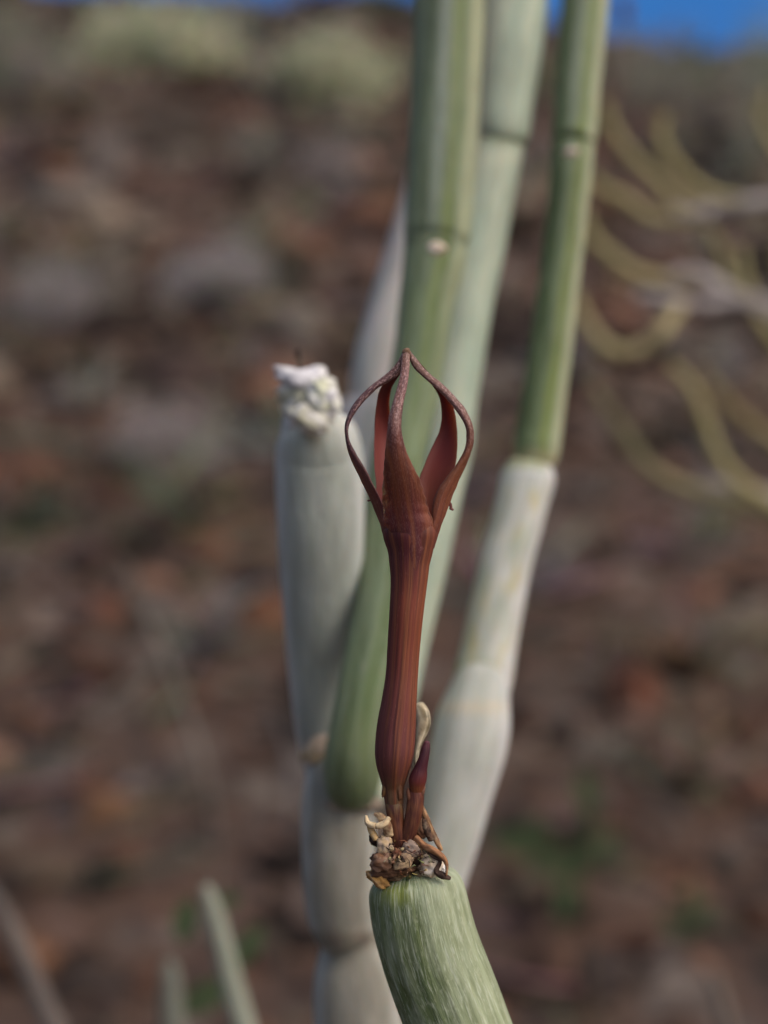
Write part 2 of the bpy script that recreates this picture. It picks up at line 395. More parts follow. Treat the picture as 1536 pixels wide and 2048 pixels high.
shrub(140, 110, 90, 80, GG, 'small olive shrub between the edge shrub and the wide pale cushion', group=G1, seed=18)
shrub(350, 250, 190, 110, GD, 'dark grey dry shrub below the wide pale cushion shrub', 'dry_shrub', n=1800, leafy=False, group=G2, seed=9)
shrub(670, 320, 150, 90, GY, 'small pale grey dry shrub left of the tall green stem below the pale cushion', 'dry_shrub', n=1800, leafy=False, group=G2, seed=10)
shrub(210, 300, 110, 130, GY, 'grey dry shrub at upper left, left of the dark grey one', 'dry_shrub', n=1600, leafy=False, group=G2, seed=11)
shrub(440, 550, 290, 90, GY, 'low wide grey dry shrub in the middle left, above the white stump', 'dry_shrub', n=2800, leafy=False, group=G2, seed=12)
shrub(110, 590, 220, 120, GY, 'grey dry shrub near the left edge, left of the low wide one', 'dry_shrub', n=2400, leafy=False, group=G2, seed=13)
shrub(340, 880, 260, 120, GY, 'grey dry shrub left of the pale stump stem, level with the flower', 'dry_shrub', n=2400, leafy=False, group=G2, seed=14)
shrub(1290, 200, 150, 110, GD, 'dark grey dry shrub right of the right hand stem below the crest', 'dry_shrub', n=800, leafy=False, group=G2, seed=15)

# ------------------------------------------------------------------ swept stems
def catmull(tab, n):
    A = np.array(tab, float); k = len(A); out = []
    d = np.r_[0, np.cumsum(np.linalg.norm(np.diff(A[:, :2], axis=0), axis=1))]
    B = np.vstack([2 * A[0] - A[1], A, 2 * A[-1] - A[-2]])
    for s in np.linspace(0, d[-1], n):
        i = min(k - 2, int(np.searchsorted(d, s, side='right') - 1)); t = (s - d[i]) / (d[i + 1] - d[i] + 1e-9)
        p0, p1, p2, p3 = B[i], B[i + 1], B[i + 2], B[i + 3]
        c = .5 * ((2 * p1) + (-p0 + p2) * t + (2 * p0 - 5 * p1 + 4 * p2 - p3) * t * t + (-p0 + 3 * p1 - 3 * p2 + p3) * t ** 3)
        out.append(p1 * (1 - t) + p2 * t if len(A) < 3 else c)
    return np.array(out)
def sweep(name, pts, rad, mat, parent, colf, seg=40, disp=None, start_cap=True, end_cap=True, cap_len=.5):
    """tube through world points with radius per point; u angle 0 faces right, 90 away from camera"""
    V = []; F = []; C = []; FV = []; n = len(pts); s = 0
    L = [0]
    for i in range(1, n): L.append(L[-1] + (pts[i] - pts[i - 1]).length)
    rings = []
    if start_cap:
        t0 = (pts[0] - pts[1]).normalized()
        for k in range(5, 0, -1):
            a = k / 5.3 * math.pi / 2; rings.append((pts[0] + t0 * rad[0] * cap_len * math.sin(a), rad[0] * math.cos(a), (pts[1] - pts[0]).normalized(), -rad[0] * cap_len * math.sin(a), 0))
    for i in range(n):
        tdir = (pts[min(n - 1, i + 1)] - pts[max(0, i - 1)]).normalized(); rings.append((pts[i], rad[i], tdir, L[i], i / (n - 1)))
    if end_cap:
        t0 = (pts[-1] - pts[-2]).normalized()
        for k in range(1, 6):
            a = k / 5.3 * math.pi / 2; rings.append((pts[-1] + t0 * rad[-1] * cap_len * math.sin(a), rad[-1] * math.cos(a), t0, L[-1] + rad[-1] * cap_len * math.sin(a), 1))
    for (p, r, td, l, s) in rings:
        u = (RT - td * td.dot(RT)).normalized(); v = u.cross(td) * -1
        if v.dot(FW) < 0: v = -v
        for k in range(seg):
            a = 2 * math.pi * k / seg
            rr = r * (1 + (disp(s, a, l) if disp else 0))
            q = p + (u * math.cos(a) + v * math.sin(a)) * rr
            V.append(q); C.append(colf(s, a, q)); FV.append((math.cos(a), math.sin(a), l * 100))
    m = len(rings)
    for i in range(m - 1):
        for k in range(seg):
            F.append((i * seg + k, i * seg + (k + 1) % seg, (i + 1) * seg + (k + 1) % seg, (i + 1) * seg + k))
    F.append(tuple(range(seg - 1, -1, -1))); F.append(tuple(range((m - 1) * seg, m * seg)))
    return mesh_obj(name, V, F, mat, parent, cols=C, fvec=FV)
def px_stem(name, tab, mat, parent, colf, n=60, extra_world=None, wob=.02, seg=40, disp=None, caps=(True, True), cap_len=.5, seed=0):
    """tab rows: px, py, depth, full width in px"""
    A = catmull(tab, n); pts = [P(a[0], a[1], a[2]) for a in A]; rad = [float(a[3] * .5 * pm(a[2])) for a in A]
    if extra_world:
        for (p, r) in extra_world: pts.append(Vector(p)); rad.append(r)
    def dsp(s, a, l):
        v = wob * nz((math.cos(a) * 1.2 + seed, math.sin(a) * 1.2, l * 90)) + .4 * wob * nz((math.cos(a) * 5, math.sin(a) * 5 + seed, l * 160))
        return v + (disp(s, a, l) if disp else 0)
    return sweep(name, pts, rad, mat, parent, colf, seg, dsp, caps[0], caps[1], cap_len)
def to_ground(px, py, d, r, lean=(0, 0), n=6):
    p = P(px, py, d); out = []
    z1 = ground_z(p.x + lean[0], p.y + lean[1]) - .01
    for k in range(1, n + 1):
        t = k / n; out.append(((p.x + lean[0] * t, p.y + lean[1] * t, p.z + (z1 - p.z) * t), r * (1 + .1 * t)))
    return out
def pyof(q):
    v = q - CAM; d = v.dot(FW); return 1024 - v.dot(UP) / d / T * 1024
def pxof(q):
    v = q - CAM; d = v.dot(FW); return 768 + v.dot(RT) / d / T * 1024

GREEN = srgb(98, 116, 78); DGREEN = srgb(76, 94, 56); PALE = srgb(176, 188, 172); WHITE = srgb(198, 202, 200); YG = srgb(142, 156, 76); BUFF = srgb(186, 174, 140)
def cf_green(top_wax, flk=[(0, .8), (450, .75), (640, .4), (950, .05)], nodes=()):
    """green skin with grey wax thinning out downwards and a sunlit right flank painted pale"""
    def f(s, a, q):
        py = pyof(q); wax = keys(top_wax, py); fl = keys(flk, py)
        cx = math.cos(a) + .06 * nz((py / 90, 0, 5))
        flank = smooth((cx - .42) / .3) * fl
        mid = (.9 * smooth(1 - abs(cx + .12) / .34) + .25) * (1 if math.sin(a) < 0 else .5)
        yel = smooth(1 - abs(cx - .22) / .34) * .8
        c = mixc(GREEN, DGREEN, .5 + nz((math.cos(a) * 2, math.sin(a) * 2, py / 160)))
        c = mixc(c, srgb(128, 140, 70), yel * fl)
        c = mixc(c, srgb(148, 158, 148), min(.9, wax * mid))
        c = mixc(c, srgb(168, 172, 142), flank)  # sunlight on the right flank, put into the colour
        if flk[0][0] == 0 and nodes == (478,): c = mixc(c, srgb(142, 154, 124), .55 * smooth((-math.cos(a) - .35) / .4)); c = mixc(c, srgb(128, 138, 104), .4 * smooth((py - 1380) / 120))  # left flank painted paler to offset its shading
        if flk[0][0] == 300: c = mixc(c, srgb(176, 168, 132), .7 * smooth((py - 890) / 30 + .5 * nz((math.cos(a) * 3, 0, 1))))
        for nd in nodes: c = mixc(c, srgb(74, 86, 54), .8 * smooth(1 - abs(py - nd - 6 * math.cos(a) ** 2) / 14))
        return c
    return f

# ---- the tall clump behind the flower
basep = P(700, 2048, .215); gz = ground_z(basep.x, basep.y)
clump = thing('candle_plant', 'clump of tall grey green jointed stems behind the red flower, one a white stump', 'succulent', Vector((basep.x, basep.y, gz)))
# lowest stems
def cf_low(s, a, q):
    py = pyof(q); side = smooth((abs(math.cos(a) - .0) - .55) / .4)
    c = mixc(srgb(136, 132, 122), srgb(178, 178, 172), side * .8 + .25 * nz((math.cos(a) * 2, 3, py / 60)))
    node = smooth(1 - abs(py - 1878) / 30)
    return mixc(c, srgb(104, 92, 82), node * .8)
px_stem('stem', [(668, 1490, .219, 84), (670, 1540, .216, 112), (673, 1590, .213, 138), (676, 1640, .2125, 147), (678, 1740, .213, 146), (684, 1820, .214, 142), (692, 1858, .214, 130), (700, 1880, .214, 112)], M_stem, clump, cf_low, n=40, cap_len=.25, seed=1)
px_stem('stem', [(704, 1872, .217, 112), (706, 1900, .217, 134), (710, 1960, .217, 168), (716, 2060, .217, 178), (720, 2160, .217, 176)], M_stem, clump, cf_low, n=30,
        extra_world=to_ground(720, 2200, .218, .0052), cap_len=.3, seed=2)
# dark green stem, lower piece and upper piece
S1T = [(910, -700, .236, 60), (908, -560, .236, 120), (905, -300, .235, 138), (900, 0, .233, 140), (893, 150, .232, 139), (885, 300, .231, 137), (878, 420, .230, 134), (874, 470, .2295, 133), (873, 482, .2295, 127), (868, 530, .2285, 125), (854, 600, .227, 114), (840, 700, .225, 106), (822, 800, .223, 106), (800, 900, .220, 108), (785, 1000, .217, 112), (776, 1100, .214, 110), (763, 1200, .211, 106), (743, 1300, .2085, 106), (723, 1400, .206, 106), (712, 1480, .2055, 116), (707, 1520, .206, 119), (705, 1550, .207, 117), (704, 1574, .2085, 106)]
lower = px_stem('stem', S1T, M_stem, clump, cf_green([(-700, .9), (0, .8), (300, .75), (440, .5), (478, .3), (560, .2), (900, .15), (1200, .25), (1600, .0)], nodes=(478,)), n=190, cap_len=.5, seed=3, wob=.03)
def blob(name, px, py, d, rx, ry, rz, colr, mat, parent, rot=0, bump=.25, freq=1.4, seed=0, sub=3, col2=None, tilt=0):
    """irregular lump; rx, ry (picture) and rz (depth) half sizes in px"""
    bv, bf = ico(sub); m = pm(d); c0 = P(px, py, d); V = []; C = []; FV = []
    cr, sr = math.cos(rot), math.sin(rot)
    for v in bv:
        f = 1 + bump * 1.6 * nz(v * freq + Vector((seed * 1.7, seed, 0))) + bump * .7 * nz(v * freq * 2.6 + Vector((0, seed, seed)))
        x, y, z = v.x * rx * f, v.y * ry * f, v.z * rz * f
        X = x * cr - y * sr; Y = x * sr + y * cr
        V.append(c0 + RT * X * m + UP * Y * m + FW * (z + tilt * y) * m)
        C.append(mixc(colr, col2 or colr, .5 + nz(v * 1.9 + Vector((seed, seed, seed))) * 1.4)); FV.append(tuple(v))
    return mesh_obj(name, V, bf, mat, parent, cols=C, fvec=FV)
blob('leaf_scar', 874, 497, .2215, 20, 13, 12, srgb(226, 214, 204), M_chalk, lower, rot=-.2, seed=5, bump=.15, col2=srgb(180, 160, 130))
# pale stem behind
def cf_pale(s, a, q):
    py = pyof(q); c = mixc(srgb(160, 176, 160), srgb(178, 186, 168), .5 + nz((math.cos(a) * 2, math.sin(a) * 2, py / 130)))
    n1 = smooth(1 - abs(py - 281) / 16); c = mixc(c, srgb(130, 138, 104), n1 * .55)
    n2 = smooth(1 - abs(py - 315) / 30); c = mixc(c, srgb(196, 200, 178), n2 * .6)
    c = mixc(c, srgb(192, 188, 160), .6 * smooth((-math.cos(a) - .3) / .4) * smooth((500 - py) / 200))
    return c
px_stem('stem', [(1040, -700, .262, 60), (1040, -560, .262, 130), (1036, -300, .260, 145), (1024, 0, .256, 142), (1016, 100, .254, 136), (1006, 200, .253, 124), (1002, 258, .252, 118), (999, 280, .252, 110)],
        M_stem, clump, cf_pale, n=60, cap_len=.15, seed=6)
px_stem('stem', [(998, 284, .252, 106), (992, 305, .252, 110), (982, 350, .251, 112), (965, 420, .250, 118), (946, 520, .248, 118), (930, 600, .246, 114), (915, 700, .244, 112), (900, 800, .242, 108), (890, 900, .240, 108), (868, 1000, .238, 106), (846, 1100, .236, 110), (826, 1200, .234, 104), (802, 1300, .232, 104), (780, 1400, .229, 104), (748, 1500, .226, 104), (715, 1590, .222, 110)],
        M_stem, clump, cf_pale, n=100, cap_len=.3, seed=7)
# white stump stem
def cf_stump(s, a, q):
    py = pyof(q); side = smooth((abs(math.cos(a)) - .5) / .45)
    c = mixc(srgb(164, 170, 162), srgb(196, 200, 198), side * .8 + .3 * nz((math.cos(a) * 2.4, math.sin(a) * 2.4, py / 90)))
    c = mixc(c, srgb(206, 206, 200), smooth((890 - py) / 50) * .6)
    spot = smooth(1 - math.hypot((pxof(q) - 622) / 32, (py - 868) / 22)) if math.sin(a) < 0 else 0
    c = mixc(c, srgb(96, 88, 72), spot * 1.3)
    return mixc(c, srgb(196, 176, 156), .7 * smooth((py - 1460) / 60))
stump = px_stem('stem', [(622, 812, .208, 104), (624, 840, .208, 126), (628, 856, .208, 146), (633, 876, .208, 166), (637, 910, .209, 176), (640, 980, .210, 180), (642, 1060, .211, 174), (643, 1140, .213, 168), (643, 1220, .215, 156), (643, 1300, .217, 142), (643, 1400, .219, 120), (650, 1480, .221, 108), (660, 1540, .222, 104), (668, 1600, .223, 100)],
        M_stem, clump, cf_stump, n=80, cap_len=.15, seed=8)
W1 = srgb(228, 226, 230); W2 = srgb(186, 184, 160)
blob('scar_knob', 620, 806, .206, 57, 58, 48, W1, M_chalk, stump, seed=1, sub=4, freq=2.1, bump=.26, col2=W2)
blob('scar_knob', 650, 796, .203, 30, 40, 30, W1, M_chalk, stump, seed=2, sub=4, freq=2.1, bump=.3, col2=srgb(214, 216, 190), rot=.3)
blob('scar_knob', 574, 751, .205, 26, 17, 16, W1, M_chalk, stump, seed=3, bump=.3, rot=-.5)
blob('scar_knob', 603, 758, .204, 30, 19, 16, W1, M_chalk, stump, seed=4, bump=.3, rot=-.1)
blob('scar_knob', 630, 752, .205, 24, 20, 16, W1, M_chalk, stump, seed=6, bump=.3, rot=.7)
blob('scar_knob', 616, 838, .2015, 40, 24, 20, W1, M_chalk, stump, seed=7, bump=.35, rot=-.5, col2=W2)
blob('scar_knob', 598, 716, .206, 6, 22, 6, srgb(64, 52, 46), M_dry, stump, seed=9, bump=.15, rot=.05)
blob('node_scar', 632, 1500, .2135, 24, 34, 16, srgb(198, 176, 160), M_chalk, stump, seed=11, bump=.2, rot=-.8, col2=srgb(150, 130, 96))
blob('node_collar', 702, 1606, .2105, 66, 20, 44, srgb(120, 106, 94), M_dry, lower, seed=33, bump=.18, col2=srgb(150, 140, 126))
# thin pale stem furthest back
def cf_back(s, a, q):
    return mixc(srgb(190, 190, 184), srgb(204, 196, 194), .5 + nz((math.cos(a) * 2, math.sin(a), s * 5)))
px_stem('stem', [(880, 240, .29, 50), (862, 300, .29, 62), (826, 430, .285, 66), (790, 560, .28, 72), (757, 690, .275, 84), (745, 760, .273, 88), (740, 800, .272, 82)], M_stem, clump, cf_back, n=50, cap_len=.3, seed=21)
px_stem('stem', [(738, 820, .262, 110), (732, 850, .261, 128), (724, 950, .258, 130), (712, 1080, .252, 128), (700, 1200, .245, 120), (690, 1330, .236, 108), (682, 1450, .228, 100), (678, 1570, .22, 96)], M_stem, clump, cf_back, n=50, cap_len=.3, seed=22)

# ---- the right hand plant
rb = P(800, 2250, .222)
right = thing('candle_plant', 'single jointed stem right of the flower, green above and chalky white below', 'succulent', Vector((rb.x, rb.y, ground_z(rb.x, rb.y))))
px_stem('stem', [(1186, -700, .262, 40), (1184, -560, .262, 80), (1178, -300, .26, 92), (1170, 0, .255, 94), (1161, 100, .253, 92), (1153, 200, .251, 90), (1149, 262, .250, 89), (1147, 287, .249, 85)],
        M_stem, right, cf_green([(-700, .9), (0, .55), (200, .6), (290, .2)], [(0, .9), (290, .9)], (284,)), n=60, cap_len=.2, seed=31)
r2 = px_stem('stem', [(1147, 287, .249, 83), (1145, 306, .249, 86), (1141, 360, .248, 84), (1131, 450, .247, 82), (1121, 540, .246, 82), (1109, 630, .245, 84), (1098, 720, .244, 86), (1086, 800, .243, 88), (1077, 870, .242, 92), (1072, 905, .241, 92), (1070, 922, .241, 84)],
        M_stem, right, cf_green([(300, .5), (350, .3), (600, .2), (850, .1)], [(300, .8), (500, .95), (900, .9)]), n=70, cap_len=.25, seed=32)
blob('leaf_scar', 1142, 304, .243, 16, 10, 9, srgb(190, 176, 166), M_chalk, r2, seed=15, bump=.15)
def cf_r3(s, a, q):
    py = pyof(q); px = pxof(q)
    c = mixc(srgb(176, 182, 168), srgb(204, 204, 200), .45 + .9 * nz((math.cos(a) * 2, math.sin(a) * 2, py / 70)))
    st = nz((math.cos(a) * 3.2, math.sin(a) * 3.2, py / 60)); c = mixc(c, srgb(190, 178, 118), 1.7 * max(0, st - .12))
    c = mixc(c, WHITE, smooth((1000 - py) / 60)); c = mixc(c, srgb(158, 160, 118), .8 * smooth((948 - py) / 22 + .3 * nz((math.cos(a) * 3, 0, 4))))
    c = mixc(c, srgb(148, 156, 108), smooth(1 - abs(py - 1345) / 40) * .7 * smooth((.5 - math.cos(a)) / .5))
    return mixc(c, srgb(206, 204, 206), smooth((math.cos(a) - .55) / .3) * .6)  # lit right edge painted paler
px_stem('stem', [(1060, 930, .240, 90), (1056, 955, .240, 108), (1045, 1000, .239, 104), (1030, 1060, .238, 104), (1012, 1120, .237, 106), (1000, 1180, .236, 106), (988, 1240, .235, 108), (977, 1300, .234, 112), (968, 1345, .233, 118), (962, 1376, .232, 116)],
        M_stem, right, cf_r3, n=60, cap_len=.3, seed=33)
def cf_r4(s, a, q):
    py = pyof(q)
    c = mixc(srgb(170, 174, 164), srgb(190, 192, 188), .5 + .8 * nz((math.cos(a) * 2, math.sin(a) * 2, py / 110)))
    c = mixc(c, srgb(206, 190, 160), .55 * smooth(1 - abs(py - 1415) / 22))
    return mixc(c, srgb(208, 206, 208), smooth((math.cos(a) - .6) / .3) * .7)  # light along the right edge, painted into the colour
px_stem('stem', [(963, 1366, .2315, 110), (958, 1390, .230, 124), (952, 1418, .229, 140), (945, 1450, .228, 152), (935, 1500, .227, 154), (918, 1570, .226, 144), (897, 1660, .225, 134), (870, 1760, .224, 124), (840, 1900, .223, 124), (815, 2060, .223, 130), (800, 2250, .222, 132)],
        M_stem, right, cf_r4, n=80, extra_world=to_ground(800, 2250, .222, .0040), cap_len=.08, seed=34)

# ---- foreground flowering stem
fb = P(1010, 2420, .166)
front = thing('flowering_succulent', 'green waxy stem in the foreground carrying the sharp maroon lantern shaped flower', 'succulent', Vector((fb.x + .03, fb.y - .02, ground_z(fb.x + .03, fb.y - .02))))
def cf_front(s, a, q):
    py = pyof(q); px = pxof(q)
    right_ = smooth((math.cos(a) + .25) / .9)  # lit right side and top are painted lighter
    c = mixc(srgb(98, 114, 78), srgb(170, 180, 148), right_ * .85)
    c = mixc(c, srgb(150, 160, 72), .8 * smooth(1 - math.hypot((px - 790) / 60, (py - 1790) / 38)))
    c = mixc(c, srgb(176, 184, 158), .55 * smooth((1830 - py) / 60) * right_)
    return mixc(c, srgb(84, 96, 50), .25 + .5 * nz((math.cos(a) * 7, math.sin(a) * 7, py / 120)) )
def ribs(s, a, l): return .010 * math.sin(a * 17 + 2 * nz((0, 0, l * 120)))
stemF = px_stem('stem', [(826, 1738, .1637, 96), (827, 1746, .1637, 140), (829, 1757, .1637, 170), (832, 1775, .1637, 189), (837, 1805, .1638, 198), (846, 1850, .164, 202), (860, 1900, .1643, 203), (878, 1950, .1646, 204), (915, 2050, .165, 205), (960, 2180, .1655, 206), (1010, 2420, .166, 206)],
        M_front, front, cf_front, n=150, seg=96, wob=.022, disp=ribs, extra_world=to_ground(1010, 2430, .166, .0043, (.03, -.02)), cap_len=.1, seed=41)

# flower tube
MAR = srgb(112, 52, 48)
TUBEC = [(960, srgb(104, 54, 40)), (1020, srgb(98, 46, 44)), (1060, srgb(90, 38, 42)), (1110, srgb(86, 34, 40)), (1200, srgb(116, 52, 38)), (1300, srgb(116, 54, 42)), (1400, srgb(112, 56, 50)), (1500, srgb(104, 54, 54)), (1550, srgb(96, 52, 44)), (1575, srgb(96, 66, 42)), (1600, srgb(92, 68, 44))]
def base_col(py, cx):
    c = keys(TUBEC, py)  # side light painted in: right side lighter, left side darker
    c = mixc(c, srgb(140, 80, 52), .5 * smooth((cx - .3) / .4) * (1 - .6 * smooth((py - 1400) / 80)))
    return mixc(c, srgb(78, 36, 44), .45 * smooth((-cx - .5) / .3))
def cf_tube(s, a, q):
    py = pyof(q); c = base_col(py, math.cos(a))
    # five paler ribs and a dark seam running down the front
    seam_a = keys([(1050, -1.60), (1180, -1.55), (1300, -1.62), (1450, -1.72), (1590, -1.45)], py)
    da = abs((a if a < math.pi else a - 2 * math.pi) - seam_a)
    dark = math.exp(-(da / .075) ** 2) * smooth((py - 1080) / 60)
    wid = math.exp(-((da) / .22) ** 2) * smooth((py - 1530) / 40)
    return mixc(c, srgb(54, 16, 18), min(1, dark * .75 + wid * .7))
def d_tube(s, a, l):
    top = smooth(s / .08) - smooth(s / .35)
    return (.022 + .03 * top) * math.cos(5 * (a + math.pi / 2 + R(12))) * smooth(1.6 - s * 1.4)
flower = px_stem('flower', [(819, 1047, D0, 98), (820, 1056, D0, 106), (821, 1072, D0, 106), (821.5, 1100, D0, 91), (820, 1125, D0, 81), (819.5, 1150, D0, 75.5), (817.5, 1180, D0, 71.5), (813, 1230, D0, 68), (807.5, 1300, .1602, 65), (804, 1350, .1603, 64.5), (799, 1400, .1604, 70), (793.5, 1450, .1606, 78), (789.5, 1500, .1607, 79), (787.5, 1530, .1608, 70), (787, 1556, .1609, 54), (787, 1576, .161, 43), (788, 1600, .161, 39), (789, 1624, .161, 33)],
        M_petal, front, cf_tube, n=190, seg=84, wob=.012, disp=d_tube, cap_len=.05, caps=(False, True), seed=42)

# petals
RP = [(700, 2), (722, 12), (745, 30), (768, 62), (790, 85), (820, 112), (850, 125), (875, 127), (905, 118), (935, 105), (965, 88), (1000, 72), (1040, 57), (1060, 55), (1080, 51), (1110, 44), (1140, 39), (1180, 36)]
TH = {'C': -12, 'R': 75, 'BR': 132, 'BL': 204, 'L': 276}
def petal(th, pairs, tz, bulge, skew, colf, label=None, mat=M_petal, n=110, seg=26, rough_n=.03, seedv=0, off=((0, 0), (1, 0)), v2=0, u0=0):
    """pairs: (xa, ya, xb, yb) picture positions of both margins; tz half thickness, bulge and skew keyed on picture height, in px"""
    A = catmull([(*p,) for p in pairs], n); V = []; C = []; FV = []; m = pm(D0); th = R(th); L = 0; prev = None
    for i, (xa, ya, xb, yb) in enumerate(A):
        hw = math.hypot(xa - xb, ya - yb) / 2
        cx, cy = (xa + xb) / 2, (ya + yb) / 2; r = ksm(RP, cy)
        xa, ya, xb, yb, cx, cy = map(float, (xa, ya, xb, yb, cx, cy)); d = -math.cos(th) * r + ksm(off, cy); t_ = ksm(tz, cy); b_ = ksm(bulge, cy); s_ = ksm(skew, cy)
        if prev: L += math.hypot(cx - prev[0], cy - prev[1]) * m * 100
        prev = (cx, cy)
        for k in range(seg):
            a = 2 * math.pi * k / seg; ca, sa = math.cos(a), math.sin(a)
            rn = 1 + rough_n * nz((ca * 2 + seedv, sa * 2, cy / 14)) 
            x = cx + (xa - cx) * ca * rn; y = cy + (ya - cy) * ca * rn
            dz = d + t_ * sa * rn + b_ * (1 - ca * ca) + s_ * ca
            V.append(P(x, y, D0) + FW * dz * m); bl = smooth((cy - 900) / 140)
            C.append((*mixc(colf(cy, ca, sa), base_col(cy, (x - 820) / 54), bl), (.85 * (1 - smooth((cy - 800) / 130)) + .12)))
            FV.append(((x - cx) / 54 + u0, v2 + sa * .15, L))
    Lm = [FV[i * seg][2] for i in range(n) if (A[i][1] + A[i][3]) / 2 > 1045]; L0 = (Lm[0] if Lm else L) - .02
    FV = [(f[0], f[1], f[2] - L0) for f in FV]
    F = [(i * seg + k, i * seg + (k + 1) % seg, (i + 1) * seg + (k + 1) % seg, (i + 1) * seg + k) for i in range(n - 1) for k in range(seg)]
    F.append(tuple(range(seg - 1, -1, -1))); F.append(tuple(range((n - 1) * seg, n * seg)))
    o = mesh_obj('petal', V, F, mat, flower, cols=C, fvec=FV)
    if label: o['label'] = label
    return o
def cc(l): return [tuple(640 + v / 4.267 if i % 2 == 0 else 680 + v / 4.267 for i, v in enumerate(p)) for p in l]
TIPC = srgb(142, 106, 100)
def col_outer(cy, ca, sa):
    c = keys([(700, srgb(118, 89, 75)), (760, srgb(113, 79, 79)), (820, srgb(118, 82, 79)), (885, srgb(96, 50, 44)), (920, srgb(99, 51, 36)), (1000, srgb(104, 53, 37)), (1050, srgb(101, 48, 44))], cy)
    return mixc(c, srgb(129, 84, 82), .5 * smooth((abs(ca) - .94) / .06))
def col_left(cy, ca, sa):
    c = keys([(700, srgb(103, 75, 67)), (780, srgb(84, 56, 61)), (900, srgb(79, 46, 53)), (960, srgb(96, 56, 56)), (1050, srgb(104, 51, 48))], cy)
    return mixc(c, srgb(146, 99, 96), .6 * smooth((-ca - .8) / .2) * smooth((cy - 900) / 60))
def col_right(cy, ca, sa):
    c = keys([(700, srgb(120, 92, 79)), (800, srgb(129, 94, 87)), (860, srgb(118, 75, 61)), (930, srgb(120, 70, 43)), (1000, srgb(123, 72, 48)), (1050, srgb(108, 53, 48))], cy)
    return mixc(c, srgb(82, 43, 37), .5 * smooth((abs(ca) - .85) / .15))
def col_inner(cy, ca, sa):
    c = keys([(700, srgb(79, 39, 37)), (770, srgb(79, 37, 37)), (800, srgb(103, 48, 46)), (880, srgb(129, 61, 56)), (1040, srgb(134, 63, 56))], cy)
    return mixc(c, srgb(72, 29, 30), .6 * smooth((abs(ca) - .93) / .07))
def col_inner2(cy, ca, sa): return mixc(col_inner(cy, ca, sa), srgb(79, 29, 30), .38)
petal(TH['BL'], cc([(712, 95, 745, 95), (690, 150, 740, 150), (640, 250, 700, 260), (560, 340, 650, 330), (508, 410, 612, 395), (485, 500, 594, 500), (468, 620, 602, 620), (462, 750, 625, 750), (458, 900, 650, 900), (462, 1080, 665, 1080), (478, 1230, 690, 1230), (476, 1290, 700, 1300), (500, 1380, 715, 1380), (525, 1500, 730, 1500), (540, 1600, 730, 1600)]),
      [(700, 8), (760, 6), (800, 3), (1060, 3)], [(700, 0), (800, 10), (1000, 20), (1060, 16)], [(700, 0), (850, -10), (1060, -14)], col_inner, 'far left petal showing its smooth red inner face', M_inner, seedv=2, v2=2)
petal(TH['BR'], cc([(740, 90, 765, 90), (765, 135, 800, 130), (850, 240, 895, 235), (950, 360, 1000, 345), (1003, 430, 1090, 435), (1034, 500, 1130, 510), (1048, 600, 1158, 590), (1044, 690, 1176, 690), (1018, 790, 1184, 800), (955, 920, 1182, 930), (905, 1040, 1170, 1040), (850, 1190, 1135, 1160), (858, 1290, 1090, 1290), (868, 1400, 1050, 1400), (875, 1500, 1010, 1500), (880, 1600, 990, 1600)]),
      [(700, 7), (760, 6), (800, 3), (1060, 3)], [(700, 0), (800, 12), (1000, 20), (1060, 16)], [(700, 0), (850, 14), (1000, 20), (1060, 16)], col_inner2, 'far right petal showing its dark red inner face', M_inner, seedv=4, v2=3)
petal(TH['L'], cc([(712, 82, 738, 98), (690, 130, 712, 175), (640, 215, 690, 270), (552, 300, 600, 350), (440, 385, 492, 415), (340, 480, 392, 512), (260, 590, 305, 622), (213, 720, 250, 730), (215, 830, 248, 836), (235, 940, 285, 925), (280, 1060, 345, 1030), (335, 1170, 405, 1130), (382, 1270, 452, 1230), (430, 1370, 508, 1335), (468, 1465, 545, 1430), (508, 1560, 548, 1520), (530, 1640, 580, 1600), (560, 1740, 610, 1700)]),
      [(700, 7), (800, 9), (900, 12), (950, 12), (1060, 8)], [(700, 0), (1060, 0)], [(700, 0), (900, 4), (1000, 22), (1060, 14)], col_left, 'left petal seen edge on, arched and thin', M_petal, rough_n=.10, seedv=6, v2=-.2, u0=-.85)
petal(TH['R'], cc([(762, 82, 738, 95), (790, 118, 762, 160), (848, 195, 800, 240), (918, 275, 862, 305), (1050, 385, 985, 415), (1150, 490, 1085, 522), (1240, 602, 1168, 628), (1298, 740, 1230, 735), (1307, 860, 1243, 840), (1283, 970, 1222, 950), (1235, 1090, 1150, 1075), (1180, 1210, 1065, 1185), (1125, 1345, 985, 1305), (1082, 1460, 955, 1420), (1040, 1570, 950, 1525), (1004, 1680, 920, 1640), (975, 1780, 900, 1740)]),
      [(700, 7), (800, 9), (900, 10), (960, 9), (1050, 6), (1090, 3)], [(700, 0), (920, 0), (980, -10), (1060, -8)], [(700, 0), (900, 0), (980, 10), (1060, 10)], col_right, 'right petal arched outwards with ochre streaks', M_petal, rough_n=.10, seedv=8, v2=-.3, u0=.85)
